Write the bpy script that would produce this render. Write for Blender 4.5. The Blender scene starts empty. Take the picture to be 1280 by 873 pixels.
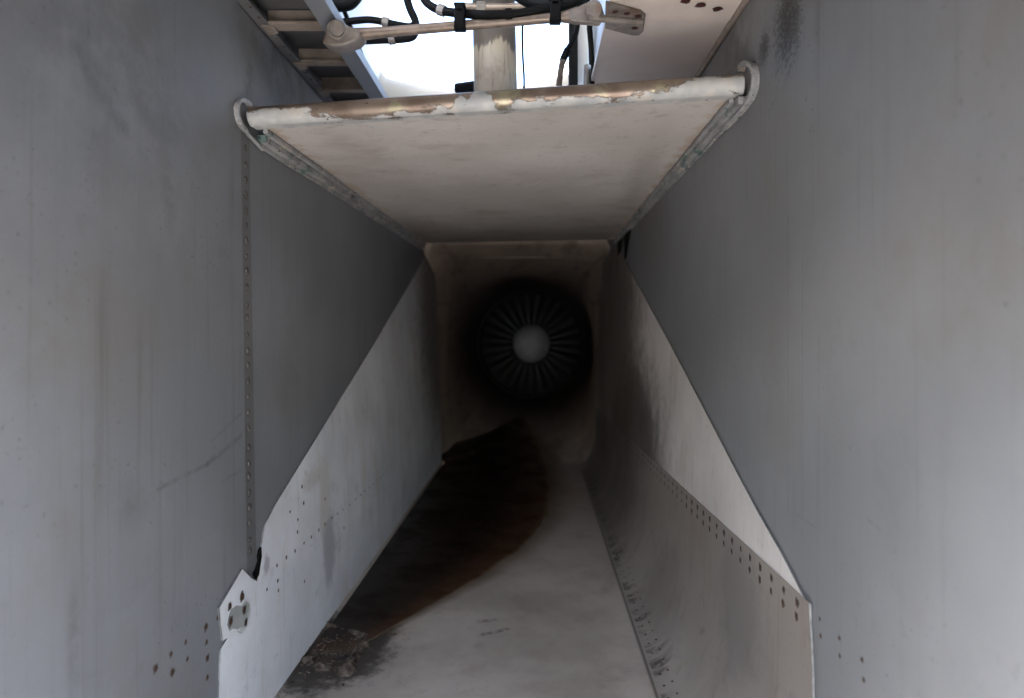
import bpy, bmesh, math, random
from mathutils import Vector, Matrix, noise as mnoise
random.seed(7)
R = math.radians
S = bpy.context.scene
COL = S.collection

# ------------------------------------------------------------------ camera, sky, sun, exposure
CZ = 1.70                                  # lens height above the ground
F = 1280 * 24.0 / 36.0                     # focal length in photograph pixels
VX, VY = 664.0, 425.0                      # where the intake's long edges run together
cam_d = bpy.data.cameras.new('camera')
cam = bpy.data.objects.new('camera', cam_d); COL.objects.link(cam)
cam.location = (0, 0, CZ); cam.rotation_euler = (R(90), 0, 0)
cam_d.lens = 24; cam_d.sensor_width = 36
cam_d.shift_x = -(VX - 640) / 1280; cam_d.shift_y = (VY - 436.5) / 1280
cam_d.clip_start = 0.02; cam_d.clip_end = 2000
cam_d.dof.use_dof = True; cam_d.dof.focus_distance = 1.14; cam_d.dof.aperture_fstop = 3.2
S.camera = cam

SUN_EL, SUN_AZ = 55.0, 212.0                # azimuth clockwise from +Y: the sun stands to the right
w = bpy.data.worlds.new('World'); S.world = w; w.use_nodes = True
wn = w.node_tree
sky = wn.nodes.new('ShaderNodeTexSky'); sky.sky_type = 'NISHITA'; sky.sun_disc = False
sky.sun_elevation = R(SUN_EL); sky.sun_rotation = R(SUN_AZ); sky.dust_density = 2.2; sky.air_density = 1.0
wn.links.new(sky.outputs[0], wn.nodes['Background'].inputs[0])
wn.nodes['Background'].inputs[1].default_value = 0.15
sd = bpy.data.lights.new('sun', 'SUN'); sd.energy = 4.0; sd.angle = R(0.5); sd.color = (1.0, 0.95, 0.88)
sun = bpy.data.objects.new('sun', sd); COL.objects.link(sun)
sv = Vector((math.sin(R(SUN_AZ)) * math.cos(R(SUN_EL)), math.cos(R(SUN_AZ)) * math.cos(R(SUN_EL)), math.sin(R(SUN_EL))))
sun.rotation_euler = sv.to_track_quat('Z', 'Y').to_euler(); sun.location = (6, -3, 9)
S.view_settings.view_transform = 'Standard'; S.view_settings.look = 'None'
S.view_settings.gamma = 1; S.view_settings.use_curve_mapping = False
S.view_settings.exposure = 3.95
S.cycles.max_bounces = 10; S.cycles.diffuse_bounces = 6; S.cycles.use_denoising = True

# ------------------------------------------------------------------ measuring helpers: a sight line met with a real plane
def onX(px, py, X):
    d = X * F / (px - VX); return Vector((X, d, -(py - VY) / F * d + CZ))
def onZ(px, py, z):
    d = -z * F / (py - VY); return Vector(((px - VX) / F * d, d, z + CZ))
def atD(px, py, d):
    return Vector(((px - VX) / F * d, d, -(py - VY) / F * d + CZ))
def W(x, y, z): return Vector((x, y, z + CZ))
def floor_z(d): return -0.70 + 0.0297 * d

XS, ZC = 0.235, -0.435                      # floor seam; where the right panel starts to round into the floor
XL, XR = -0.48, 0.35                       # inner faces of the two side walls
ZTOP = 0.55                                # underside of the roof plates, above the lens

# ------------------------------------------------------------------ objects
def tag(o, label=None, cat=None, group=None, kind=None):
    if label: o['label'] = label
    if cat: o['category'] = cat
    if group: o['group'] = group
    if kind: o['kind'] = kind
    return o
def thing(name, loc, label, cat, group=None):
    o = bpy.data.objects.new(name, None); COL.objects.link(o); o.location = loc
    o.empty_display_size = 0.05
    return tag(o, label, cat, group)
def base(o):
    b = Vector(o.location)
    while o.parent: o = o.parent; b += Vector(o.location)
    return b
def obj(name, vf, mat, parent=None, smooth=False, bevel=0.0, mats=None, rim=0):
    v, f = vf
    b = base(parent) if parent else Vector((0, 0, 0))
    me = bpy.data.meshes.new(name)
    me.from_pydata([tuple(Vector(p) - b) for p in v], [], f); me.update()
    bm = bmesh.new(); bm.from_mesh(me); bmesh.ops.recalc_face_normals(bm, faces=bm.faces); 
    bm.to_mesh(me); bm.free()
    me.materials.append(mat)
    for m in (mats or []): me.materials.append(m)
    if rim:
        for p in list(me.polygons)[-rim:]: p.material_index = 1
    o = bpy.data.objects.new(name, me); COL.objects.link(o)
    if parent: o.parent = parent
    if smooth:
        for p in me.polygons: p.use_smooth = True
        me.set_sharp_from_angle(angle=R(48))
    if bevel:
        md = o.modifiers.new('edge', 'BEVEL'); md.width = bevel; md.segments = 2; md.limit_method = 'ANGLE'; md.angle_limit = R(40)
    return o
def join(*parts):
    V, Fc = [], []
    for v, f in parts:
        n = len(V); V += list(v); Fc += [tuple(i + n for i in q) for q in f]
    return V, Fc
def box(c, s, rot=None):
    c = Vector(c); h = [x / 2 for x in s]
    v = [Vector((i * h[0], j * h[1], k * h[2])) for i in (-1, 1) for j in (-1, 1) for k in (-1, 1)]
    if rot is not None: v = [rot @ p for p in v]
    return [c + p for p in v], [(0, 1, 3, 2), (4, 6, 7, 5), (0, 4, 5, 1), (2, 3, 7, 6), (0, 2, 6, 4), (1, 5, 7, 3)]
def prism(poly, ext):
    n = len(poly); e = Vector(ext)
    v = [Vector(p) for p in poly] + [Vector(p) + e for p in poly]
    f = [tuple(range(n)), tuple(range(2 * n - 1, n - 1, -1))]
    f += [(i, (i + 1) % n, n + (i + 1) % n, n + i) for i in range(n)]
    return v, f
def smooth_path(pts, k=8):
    pts = [Vector(p) for p in pts]; out = []
    for i in range(len(pts) - 1):
        p0 = pts[max(i - 1, 0)]; p1 = pts[i]; p2 = pts[i + 1]; p3 = pts[min(i + 2, len(pts) - 1)]
        for j in range(k):
            t = j / k
            out.append(0.5 * ((2 * p1) + (p2 - p0) * t + (2 * p0 - 5 * p1 + 4 * p2 - p3) * t * t + (3 * p1 - p0 - 3 * p2 + p3) * t ** 3))
    out.append(pts[-1]); return out
def tube(path, r, n=12, flat=None, up=(0, 0, 1)):
    """sweep; r is a number or a list; flat=(a,b) sweeps an a x b rectangle with rounded look instead"""
    P = [Vector(p) for p in path]; m = len(P); V, Fc = [], []
    for i, p in enumerate(P):
        t = (P[min(i + 1, m - 1)] - P[max(i - 1, 0)]).normalized()
        u = Vector(up)
        a = t.cross(u)
        if a.length < 1e-3: a = t.cross(Vector((1, 0, 0)))
        a.normalize(); b = a.cross(t).normalized()
        if flat:
            h, g = flat[0] / 2, flat[1] / 2
            V += [p + a * h + b * g, p - a * h + b * g, p - a * h - b * g, p + a * h - b * g]
        else:
            rr = r[i] if isinstance(r, (list, tuple)) else r
            V += [p + a * rr * math.cos(2 * math.pi * k / n) + b * rr * math.sin(2 * math.pi * k / n) for k in range(n)]
    nn = 4 if flat else n
    for i in range(m - 1):
        for k in range(nn):
            Fc.append((i * nn + k, i * nn + (k + 1) % nn, (i + 1) * nn + (k + 1) % nn, (i + 1) * nn + k))
    Fc.append(tuple(range(nn))[::-1]); Fc.append(tuple(range((m - 1) * nn, m * nn)))
    return V, Fc
def sheet(G, ext):
    """closed sheet over a grid of points; ext is the thickness vector (or a function of the point)"""
    r, c = len(G), len(G[0])
    top = [Vector(p) for row in G for p in row]
    bot = [p + (ext(p) if callable(ext) else Vector(ext)) for p in top]
    n = r * c; V = top + bot; Fc = []
    for i in range(r - 1):
        for j in range(c - 1):
            a, b, d, e = i * c + j, i * c + j + 1, (i + 1) * c + j + 1, (i + 1) * c + j
            Fc += [(a, b, d, e), (n + e, n + d, n + b, n + a)]
    rim = [j for j in range(c)] + [i * c + c - 1 for i in range(1, r)] + [(r - 1) * c + j for j in range(c - 2, -1, -1)] + [i * c for i in range(r - 2, 0, -1)]
    for k in range(len(rim)):
        a, b = rim[k], rim[(k + 1) % len(rim)]
        Fc.append((a, n + a, n + b, b))
    return V, Fc
def interp(poly, z):
    """poly: list of (y,z) falling in z -> y at z"""
    for (y0, z0), (y1, z1) in zip(poly, poly[1:]):
        if z0 >= z >= z1:
            return y0 + (y1 - y0) * (z0 - z) / max(z0 - z1, 1e-6)
    return poly[0][0] if z > poly[0][1] else poly[-1][0]

# ------------------------------------------------------------------ material writing
class NT:
    def __init__(s, name):
        s.m = bpy.data.materials.new(name); s.m.use_nodes = True; s.t = s.m.node_tree
        s.b = s.t.nodes['Principled BSDF']; s.out = s.t.nodes['Material Output']
        s.pos = s.t.nodes.new('ShaderNodeNewGeometry').outputs['Position']
    def link(s, a, b):
        if hasattr(a, 'is_output'): s.t.links.new(a, b)
        else:
            try: b.default_value = a
            except Exception: b.default_value = (a[0], a[1], a[2], 1.0)
    def math(s, op, a, b=0.0, c=0.0, clamp=False):
        n = s.t.nodes.new('ShaderNodeMath'); n.operation = op; n.use_clamp = clamp
        s.link(a, n.inputs[0]); s.link(b, n.inputs[1]); s.link(c, n.inputs[2]); return n.outputs[0]
    def vmath(s, op, a, b=(0, 0, 0), scale=None):
        n = s.t.nodes.new('ShaderNodeVectorMath'); n.operation = op
        s.link(a, n.inputs[0]); s.link(b, n.inputs[1])
        if scale is not None: s.link(scale, n.inputs['Scale'])
        return n.outputs['Value'] if op in ('DOT_PRODUCT', 'LENGTH', 'DISTANCE') else n.outputs['Vector']
    def noise(s, scale, detail=4, rough=0.55, vec=None, stretch=None, dist=0.0, off=(0, 0, 0)):
        v = vec or s.pos
        if stretch is not None: v = s.vmath('MULTIPLY', v, stretch)
        if any(off): v = s.vmath('ADD', v, off)
        n = s.t.nodes.new('ShaderNodeTexNoise'); s.link(v, n.inputs['Vector'])
        n.inputs['Scale'].default_value = scale; n.inputs['Detail'].default_value = detail
        n.inputs['Roughness'].default_value = rough; n.inputs['Distortion'].default_value = dist
        return n.outputs['Fac']
    def ramp(s, f, a, b, lo=0.0, hi=1.0):
        n = s.t.nodes.new('ShaderNodeMapRange'); n.interpolation_type = 'SMOOTHSTEP'
        s.link(f, n.inputs[0]); n.inputs[1].default_value = a; n.inputs[2].default_value = b
        n.inputs[3].default_value = lo; n.inputs[4].default_value = hi; return n.outputs[0]
    def mix(s, f, a, b):
        n = s.t.nodes.new('ShaderNodeMix'); n.data_type = 'RGBA'
        s.link(f, n.inputs[0]); s.link(a, n.inputs[6]); s.link(b, n.inputs[7]); return n.outputs[2]
    def sep(s):
        n = s.t.nodes.new('ShaderNodeSeparateXYZ'); s.t.links.new(s.pos, n.inputs[0]); return n.outputs
    def line(s, A, B, wid, soft=1.0):
        A, B = Vector(A), Vector(B); AB = B - A
        ap = s.vmath('SUBTRACT', s.pos, tuple(A))
        t = s.math('DIVIDE', s.vmath('DOT_PRODUCT', ap, tuple(AB)), AB.length_squared, clamp=True)
        q = s.vmath('SUBTRACT', ap, s.vmath('SCALE', tuple(AB), scale=t))
        d = s.vmath('LENGTH', q)
        return s.ramp(d, wid * (1 - soft), wid, 1.0, 0.0)
    def spot(s, C, r, stretch=(1, 1, 1)):
        q = s.vmath('MULTIPLY', s.vmath('SUBTRACT', s.pos, tuple(C)), stretch)
        return s.ramp(s.vmath('LENGTH', q), 0.0, r, 1.0, 0.0)
    def mx(s, *a):
        r = a[0]
        for b in a[1:]: r = s.math('MAXIMUM', r, b)
        return r
    def mul(s, *a):
        r = a[0]
        for b in a[1:]: r = s.math('MULTIPLY', r, b)
        return r
    def bump(s, h, strength=0.3, dist=0.002):
        n = s.t.nodes.new('ShaderNodeBump'); n.inputs['Strength'].default_value = strength
        n.inputs['Distance'].default_value = dist; s.link(h, n.inputs['Height'])
        s.t.links.new(n.outputs[0], s.b.inputs['Normal'])
    def done(s, col, rough=0.5, metal=0.0, spec=0.4):
        s.link(col, s.b.inputs['Base Color']); s.link(rough, s.b.inputs['Roughness'])
        s.link(metal, s.b.inputs['Metallic']); s.b.inputs['Specular IOR Level'].default_value = spec
        return s.m

def simple(name, col, rough=0.5, metal=0.0, var=0.25, scale=30, dirt=None, dirt_amt=0.35, spec=0.4):
    n = NT(name)
    a = n.noise(scale, 5)
    c = n.mix(n.ramp(a, 0.3, 0.7), [x * (1 - var) for x in col], [min(1, x * (1 + var)) for x in col])
    if dirt:
        c = n.mix(n.mul(n.ramp(n.noise(scale * 0.37, 6, 0.65, off=(3, 1, 7)), 0.5, 0.7), dirt_amt), c, dirt)
    n.bump(n.noise(scale * 3, 4), 0.15, 0.001)
    return n.done(c, n.ramp(a, 0.2, 0.8, rough - 0.08, rough + 0.12), metal, spec)

def wall_paint(name, base_c, lines=(), spots=(), soot=()):
    """aircraft grey enamel: cloudy dirt, rain streaks, fly specks, scuffs"""
    n = NT(name)
    big = n.noise(2.2, 5, 0.6)
    c = n.mix(n.ramp(big, 0.35, 0.68), [x * 0.85 for x in base_c], [x * 1.08 for x in base_c])
    c = n.mix(n.mul(n.ramp(n.noise(11, 7, .72, off=(2, 7, 3), dist=.5), .55, .75), .30), c, [x * .6 for x in base_c])
    brown = [base_c[0] * 0.86, base_c[1] * 0.79, base_c[2] * 0.70]
    c = n.mix(n.mul(n.ramp(n.noise(3.1, 6, 0.65, off=(5, 2, 9)), 0.48, 0.72), 0.75), c, brown)
    st = n.noise(1.0, 5, 0.6, stretch=(26, 26, 1.1))
    c = n.mix(n.mul(n.ramp(st, 0.53, 0.70), n.ramp(n.noise(1.8, 3, off=(1, 8, 2)), 0.45, 0.65), 0.55), c, [x * 0.62 for x in brown])
    st2 = n.noise(1.0, 4, 0.6, stretch=(90, 90, 2.5), off=(4, 4, 4))
    c = n.mix(n.mul(n.ramp(st2, 0.55, 0.75), 0.22), c, [x * 0.6 for x in brown])
    sp = n.noise(150, 2, 0.5)
    c = n.mix(n.mul(n.ramp(sp, 0.66, 0.74), n.ramp(n.noise(4, 4, off=(9, 9, 0)), 0.42, 0.62), 0.5), c, [x * 0.35 for x in brown])
    fine = n.noise(420, 2, 0.5)
    c = n.mix(n.ramp(fine, 0.25, 0.75, 0.0, 0.10), c, [x * 0.5 for x in base_c])
    breakup = n.ramp(n.noise(55, 4, 0.7), 0.30, 0.62)
    for A, B, wd, k in lines:
        c = n.mix(n.mul(n.line(A, B, wd), breakup, k), c, [x * 0.30 for x in brown])
    for Cc, rad, st_, k in spots:
        c = n.mix(n.mul(n.spot(Cc, rad, st_), n.ramp(n.noise(16, 5, 0.7, off=(2, 2, 2)), 0.30, 0.65), k), c, [x * 0.34 for x in brown])
    for Cc, rad, st_, k in soot:
        g = n.math('ADD', n.spot(Cc, rad, st_), n.math('MULTIPLY', n.math('SUBTRACT', n.noise(190, 4, 0.75), 0.5), 2.4))
        c = n.mix(n.mul(n.ramp(g, 0.42, 0.95), n.spot(Cc, rad * 1.2, st_), k), c, (0.025, 0.021, 0.019))
    h = n.math('ADD', n.math('MULTIPLY', n.noise(5.0, 2), 1.0), n.math('MULTIPLY', n.noise(260, 3), 0.03))
    n.bump(h, 0.35, 0.006)
    return n.done(c, n.ramp(big, 0.3, 0.7, 0.55, 0.70), 0.0, 0.3)

# ------------------------------------------------------------------ materials
GREY = (0.218, 0.229, 0.248)
WHITE = (0.66, 0.65, 0.63)
def L(px, py): return onX(px, py, XL)
def Rr(px, py): return onX(px, py, XR)

M_wallL = wall_paint('grey_wall_paint', GREY,
    lines=[(L(195, 612), L(258, 580), 0.006, .55), (L(258, 580), L(300, 545), 0.008, .6), (L(262, 552), L(300, 517), 0.005, .4),
           (L(275, 603), L(300, 588), 0.005, .4), (L(128, 728), L(124, 752), 0.0016, .9), (L(124, 752), L(140, 794), 0.0016, .9),
           (L(128, 776), L(138, 770), 0.0014, .7), (L(2, 722), L(12, 745), 0.0014, .6), (L(12, 745), L(11, 792), 0.0014, .6),
           (L(140, 732), L(155, 758), 0.0016, .4), (L(14, 563), L(30, 561), 0.003, .8), (L(95, 65), L(150, 160), 0.02, .35)],
    spots=[(L(160, 635), .05, (1, 1, 1), .35), (L(90, 800), .05, (1, 3, .5), .5), (L(210, 245), .05, (1, 2, .7), .4), (L(312, 112), .055, (1, 1.6, .8), .9),
           (L(345, 60), .30, (1, 1, 1.6), .75), (L(130, 60), .35, (1, 1, 1.4), .35), (L(308, 180), .06, (1, 2.5, .8), .5)])
M_wallR = wall_paint('grey_wall_paint_speckled', (0.252, 0.257, 0.266),
    lines=[(Rr(985, 270), Rr(985, 640), 0.003, .28), (Rr(1003, 300), Rr(1003, 680), 0.003, .25), (Rr(1024, 420), Rr(1022, 680), 0.003, .2),
           (Rr(933, 170), Rr(933, 420), 0.003, .18), (Rr(990, 640), Rr(1020, 660), 0.002, .3), (Rr(1085, 650), Rr(1100, 662), 0.003, .28)],
    spots=[(Rr(920, 60), .16, (1, 1.0, .8), .6)],
    soot=[(Rr(985, 25), .12, (1, 1, .8), .85), (Rr(955, 62), .06, (1, 1, 1), .8)])

M_strip = wall_paint('dirty_seam_paint', (0.160, 0.162, 0.168))
def white_panel(name, base_c, smears_and_shade, seam=False):
    n = NT(name); x, y, z = n.sep()
    big = n.noise(4.5, 6, 0.62)
    c = n.mix(n.ramp(big, 0.32, 0.7), [x * 0.82 for x in base_c], base_c)
    c = n.mix(n.mul(n.ramp(n.noise(13, 7, .72, off=(6, 1, 3), dist=.4), .54, .70), .45), c, [base_c[0] * .52, base_c[1] * .53, base_c[2] * .56])
    warm = (base_c[0] * 0.72, base_c[1] * 0.64, base_c[2] * 0.55)
    c = n.mix(n.mul(n.ramp(n.noise(1.0, 6, 0.65, stretch=(9, 9, 2.6), off=(3, 3, 1)), 0.50, 0.72), 0.6), c, warm)
    c = n.mix(n.mul(n.ramp(n.noise(1.0, 5, 0.6, stretch=(60, 60, 3)), 0.56, 0.72), 0.35), c, [x * 0.7 for x in warm])
    c = n.mix(n.mul(n.ramp(n.noise(200, 2), 0.68, 0.76), 0.5), c, [x * 0.3 for x in warm])
    for Cc, rad, st_, k, colr in smears_and_shade:
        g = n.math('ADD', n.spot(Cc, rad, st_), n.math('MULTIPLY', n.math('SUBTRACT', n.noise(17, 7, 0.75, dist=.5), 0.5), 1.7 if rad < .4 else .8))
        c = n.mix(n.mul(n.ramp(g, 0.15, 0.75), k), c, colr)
    if seam:
        tong = n.noise(1.0, 3, 0.55, stretch=(13, 36, 13), dist=.5)
        reach = n.ramp(n.noise(1.0, 3, .5, stretch=(1, 9, 1), off=(2, 5, 0)), .35, .65, .248, .300)
        near = n.mul(n.ramp(x, 0.236, 0.243), n.math('SUBTRACT', 1.0, n.ramp(n.math('DIVIDE', x, reach), .86, 1.0)))
        c = n.mix(n.mul(n.ramp(n.math('ADD', tong, n.math('MULTIPLY', near, 0.10)), 0.50, 0.66), near, n.ramp(n.noise(60, 5, .7), .25, .6), .85), c, (0.035, 0.030, 0.027))
    n.bump(n.math('ADD', n.noise(6, 2), n.math('MULTIPLY', n.noise(120, 4), 0.06)), 0.35, 0.005)
    return n.done(c, n.ramp(big, 0.3, 0.7, 0.40, 0.6), 0, 0.35)
SOOTC = (0.045, 0.038, 0.032)
M_panL = white_panel('white_duct_paint', (0.80, 0.83, 0.87),
    [(L(405, 690), .11, (1, 1.4, .7), .5, (0.20, 0.21, 0.25)), (L(300, 770), .045, (1, 1.0, 1.0), .8, (0.27, 0.29, 0.27)),
     (L(330, 705), .035, (1, 1.5, 1), .6, (0.2, 0.2, 0.22)), (L(545, 400), .85, (1, .75, .8), .8, (0.11, 0.088, 0.07)),  # broad spot: shade where the panel runs into the tunnel, put into its paint
     (L(385, 600), .06, (1, .6, 1.6), .35, (0.42, 0.37, 0.32))])
M_panR = white_panel('duct_paint_soot_and_shade', (0.78, 0.735, 0.70),
    [(Rr(800, 560), 0.62, (1, .7, 1.2), .85, SOOTC), (Rr(770, 430), .95, (1, .8, .8), .85, (0.10, 0.08, 0.065))])  # first spot is soot; the broader one is tunnel shade put into the paint
M_panRlow = white_panel('brown_filmed_duct_paint', (0.325, 0.29, 0.26),
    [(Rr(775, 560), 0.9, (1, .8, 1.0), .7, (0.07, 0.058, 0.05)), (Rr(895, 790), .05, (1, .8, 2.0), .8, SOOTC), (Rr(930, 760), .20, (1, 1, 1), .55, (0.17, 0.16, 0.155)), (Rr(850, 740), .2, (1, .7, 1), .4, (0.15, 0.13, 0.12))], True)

# floor paint: brown film, rust blush, soot combed sideways from the seam rivets
def floor_paint():
    n = NT('filmed_floor_paint'); x, y, z = n.sep()
    big = n.noise(5, 6, 0.62)
    c = n.mix(n.ramp(big, 0.3, 0.7), (0.30, 0.263, 0.23), (0.43, 0.382, 0.338))
    c = n.mix(n.mul(n.ramp(n.noise(9, 6, 0.65, off=(4, 1, 0)), 0.52, 0.7), 0.4), c, (0.24, 0.19, 0.15))
    c = n.mix(n.mul(n.spot(onZ(715, 610, -.63), .28, (1, .6, 1)), n.ramp(big, 0.35, 0.6), .55), c, (0.26, 0.14, 0.09))
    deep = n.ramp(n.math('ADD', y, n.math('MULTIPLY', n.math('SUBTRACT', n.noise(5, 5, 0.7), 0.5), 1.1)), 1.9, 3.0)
    c = n.mix(n.mul(deep, .7), c, (0.22, 0.18, 0.148))  # shade of the far floor put into the paint, meeting the duct's tone
    # soot tongues beside the seam at x=.235
    c = n.mix(n.mul(n.line(W(.2335, .9, floor_z(.9)), W(.2335, 3.2, floor_z(3.2)), .006), .75), c, (0.03, 0.025, 0.022))
    # dark scuffs
    for a, b_, wd in (((604, 793), (634, 787), .012), ((700, 650), (716, 645), .012), ((618, 776), (600, 778), .012)):
        c = n.mix(n.mul(n.line(onZ(*a, -.655), onZ(*b_, -.655), wd), n.ramp(n.noise(60, 4, .7), .35, .6), .8), c, (0.06, 0.055, 0.05))
    c = n.mix(n.mul(n.ramp(n.noise(160, 2), 0.66, 0.74), .4), c, (0.08, 0.065, 0.05))
    # black crust around the corroded drain patch
    g = n.math('ADD', n.spot(onZ(415, 812, -.66), .21, (1, .7, 1)), n.math('MULTIPLY', n.math('SUBTRACT', n.noise(30, 6, .7), .5), 1.0))
    c = n.mix(n.mul(n.ramp(g, .15, .55), .93), c, (0.03, 0.024, 0.019))
    n.bump(n.math('ADD', n.noise(6, 3), n.math('MULTIPLY', n.noise(140, 4), 0.08)), 0.3, 0.004)
    return n.done(c, n.ramp(big, 0.3, 0.7, 0.45, 0.65), 0, 0.3)
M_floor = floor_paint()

def ramp_paint():
    n = NT('warm_white_ramp_paint'); x, y, z = n.sep()
    big = n.noise(4, 6, 0.6)
    c = n.mix(n.ramp(big, 0.3, 0.7), (0.54, 0.50, 0.465), (0.66, 0.62, 0.585))
    c = n.mix(n.mul(n.ramp(n.noise(1, 6, 0.65, stretch=(5, 7, 5), off=(6, 2, 1)), 0.5, 0.72), .5), c, (0.33, 0.27, 0.225))
    c = n.mix(n.mul(n.ramp(n.noise(26, 5, 0.7, off=(1, 1, 1)), 0.56, 0.70), .35), c, (0.28, 0.22, 0.17))
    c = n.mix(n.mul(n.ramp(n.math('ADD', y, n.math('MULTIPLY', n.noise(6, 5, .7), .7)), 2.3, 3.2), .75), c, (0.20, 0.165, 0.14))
    c = n.mix(n.mul(n.line(W(-.43, 1.15, .37), W(-.33, 1.9, .39), .05), .25), c, (0.62, 0.58, 0.55))
    c = n.mix(n.mul(n.ramp(n.noise(170, 2), 0.66, 0.74), .45), c, (0.12, 0.09, 0.07))
    c = n.mix(n.mul(n.line(atD(830, 150, 1.2), atD(775, 285, 2.6), .05), n.ramp(big, .3, .6), .35), c, (0.26, 0.22, 0.19))
    c = n.mix(n.mul(n.line(W(-.46, 2.55, .41), W(.34, 2.5, .41), .012), .5), c, (0.10, 0.085, 0.075))
    c = n.mix(n.mul(n.ramp(n.math('ADD', n.noise(1, 6, .7, stretch=(20, 30, 20), off=(8, 8, 8)), n.ramp(y, 1.12, 1.30, .10, 0)), .62, .74), .4), c, (0.2, 0.18, 0.17))
    # flaked edges showing beige primer
    edge = n.mx(n.ramp(x, .285, .33), n.ramp(x, -.445, -.415, 1.0, 0.0))
    fl = n.ramp(n.math('ADD', n.noise(22, 5, .7, off=(0, 3, 3)), n.math('MULTIPLY', edge, .16)), .63, .66)
    c = n.mix(n.mul(fl, edge), c, (0.50, 0.41, 0.33))
    c = n.mix(n.mul(n.line(atD(536, 278, 2.2), atD(549, 297, 2.6), .02), .9), c, (0.06, 0.06, 0.07))
    n.bump(n.math('ADD', n.noise(5, 3), n.math('MULTIPLY', n.noise(150, 4), 0.06)), 0.35, 0.005)
    return n.done(c, n.ramp(big, 0.3, 0.7, 0.42, 0.6), 0, 0.35)
M_ramp = ramp_paint()

def peeled_tube():
    n = NT('peeling_white_paint_on_bronze_metal')
    geo = n.t.nodes.new('ShaderNodeNewGeometry'); sn = n.t.nodes.new('ShaderNodeSeparateXYZ'); n.t.links.new(geo.outputs['Normal'], sn.inputs[0])
    x, y, z = n.sep()
    up = sn.outputs[2]; 
    nz = n.noise(1.0, 7, 0.72, stretch=(22, 60, 60))
    nz2 = n.noise(9, 5, 0.6, off=(2, 0, 1))
    # bare where the tube faces up/forward, more so midway along
    mid = n.mul(n.ramp(x, -.47, -.30), n.ramp(x, .20, .30, 1.0, 0.0))
    v = n.math('ADD', n.math('ADD', n.math('MULTIPLY', up, 0.42), n.math('MULTIPLY', n.math('SUBTRACT', nz, .5), 1.3)), n.math('MULTIPLY', n.math('SUBTRACT', nz2, .5), 1.1))
    v = n.math('ADD', v, n.math('MULTIPLY', n.math('SUBTRACT', n.noise(75, 5, .75, off=(3, 9, 2)), .5), .55))
    v = n.math('ADD', v, n.math('MULTIPLY', n.math('SUBTRACT', mid, 0.42), 0.50))
    patch = n.mx(n.spot(W(-.085, 1.1, .395), .035, (1, .2, .3)), n.spot(W(-.115, 1.1, .395), .02, (1, .2, .3)))
    v = n.math('SUBTRACT', v, n.math('MULTIPLY', patch, .7))
    bare = n.ramp(v, 0.06, 0.10)
    paint = n.mix(n.ramp(n.noise(30, 5), .35, .7), (0.40, 0.41, 0.41), (0.56, 0.55, 0.52))
    paint = n.mix(n.mul(n.ramp(n.noise(14, 5, .7, off=(3, 3, 3)), .52, .68), .6), paint, (0.55, 0.49, 0.41))
    grn = n.mix(n.ramp(n.noise(16, 4), .4, .6), (0.21, 0.155, 0.122), (0.31, 0.245, 0.195))
    grn = n.mix(n.mul(n.ramp(n.noise(12, 4, off=(7, 0, 0)), .58, .66), .5), grn, (0.45, 0.45, 0.28))
    edge = n.mul(n.ramp(v, 0.0, 0.05), n.ramp(v, 0.08, 0.16, 1.0, 0.0))
    c = n.mix(bare, paint, grn)
    c = n.mix(n.mul(edge, .55), c, (0.10, 0.075, 0.055))
    c = n.mix(n.mul(n.ramp(n.noise(70, 3, off=(1, 5, 5)), .68, .72), .8), c, (0.05, 0.035, 0.03))
    n.bump(n.math('SUBTRACT', n.math('MULTIPLY', n.noise(120, 3), .2), bare), .5, 0.0012)
    return n.done(c, n.ramp(bare, 0, 1, .45, .36), n.mul(bare, .55), .4)
M_tube = peeled_tube()
def seal_mat():
    n = NT('worn_edge_seal')
    a = n.noise(1, 6, .7, stretch=(30, 12, 30))
    c = n.mix(n.ramp(a, .35, .65), (0.22, 0.225, 0.23), (0.42, 0.42, 0.41))
    c = n.mix(n.ramp(n.noise(26, 5, .7, off=(2, 2, 8)), .56, .60), c, (0.52, 0.46, 0.39))
    c = n.mix(n.mul(n.ramp(n.noise(20, 4, .6, off=(9, 1, 0)), .60, .64), .7), c, (0.04, 0.14, 0.12))
    c = n.mix(n.ramp(n.noise(34, 4, .7, off=(1, 6, 0)), .63, .66), c, (0.03, 0.027, 0.025))
    n.bump(n.noise(60, 5), .5, .002)
    return n.done(c, .5, n.ramp(a, .5, .7, 0, .5), .4)
M_seal = seal_mat()
def strut_mat():
    n = NT('stained_strut_paint'); x, y, z = n.sep()
    t = n.math('ADD', n.math('SUBTRACT', z, CZ), n.math('MULTIPLY', n.math('SUBTRACT', n.noise(1, 6, .75, stretch=(55, 55, 4)), .5), .10))
    c = n.mix(n.ramp(t, .598, .606), (0.33, 0.275, 0.21), (0.095, 0.078, 0.065))
    c = n.mix(n.ramp(t, .655, .69), c, (0.028, 0.027, 0.027))
    c = n.mix(n.mul(n.ramp(n.noise(1, 5, .6, stretch=(110, 110, 5)), .52, .7), .55), c, (0.085, 0.064, 0.046))
    c = n.mix(n.mul(n.ramp(n.noise(18, 6, .7), .48, .7), .5), c, (0.16, 0.115, 0.08))
    return n.done(c, .5, 0, .4)
M_strut = strut_mat()

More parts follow.
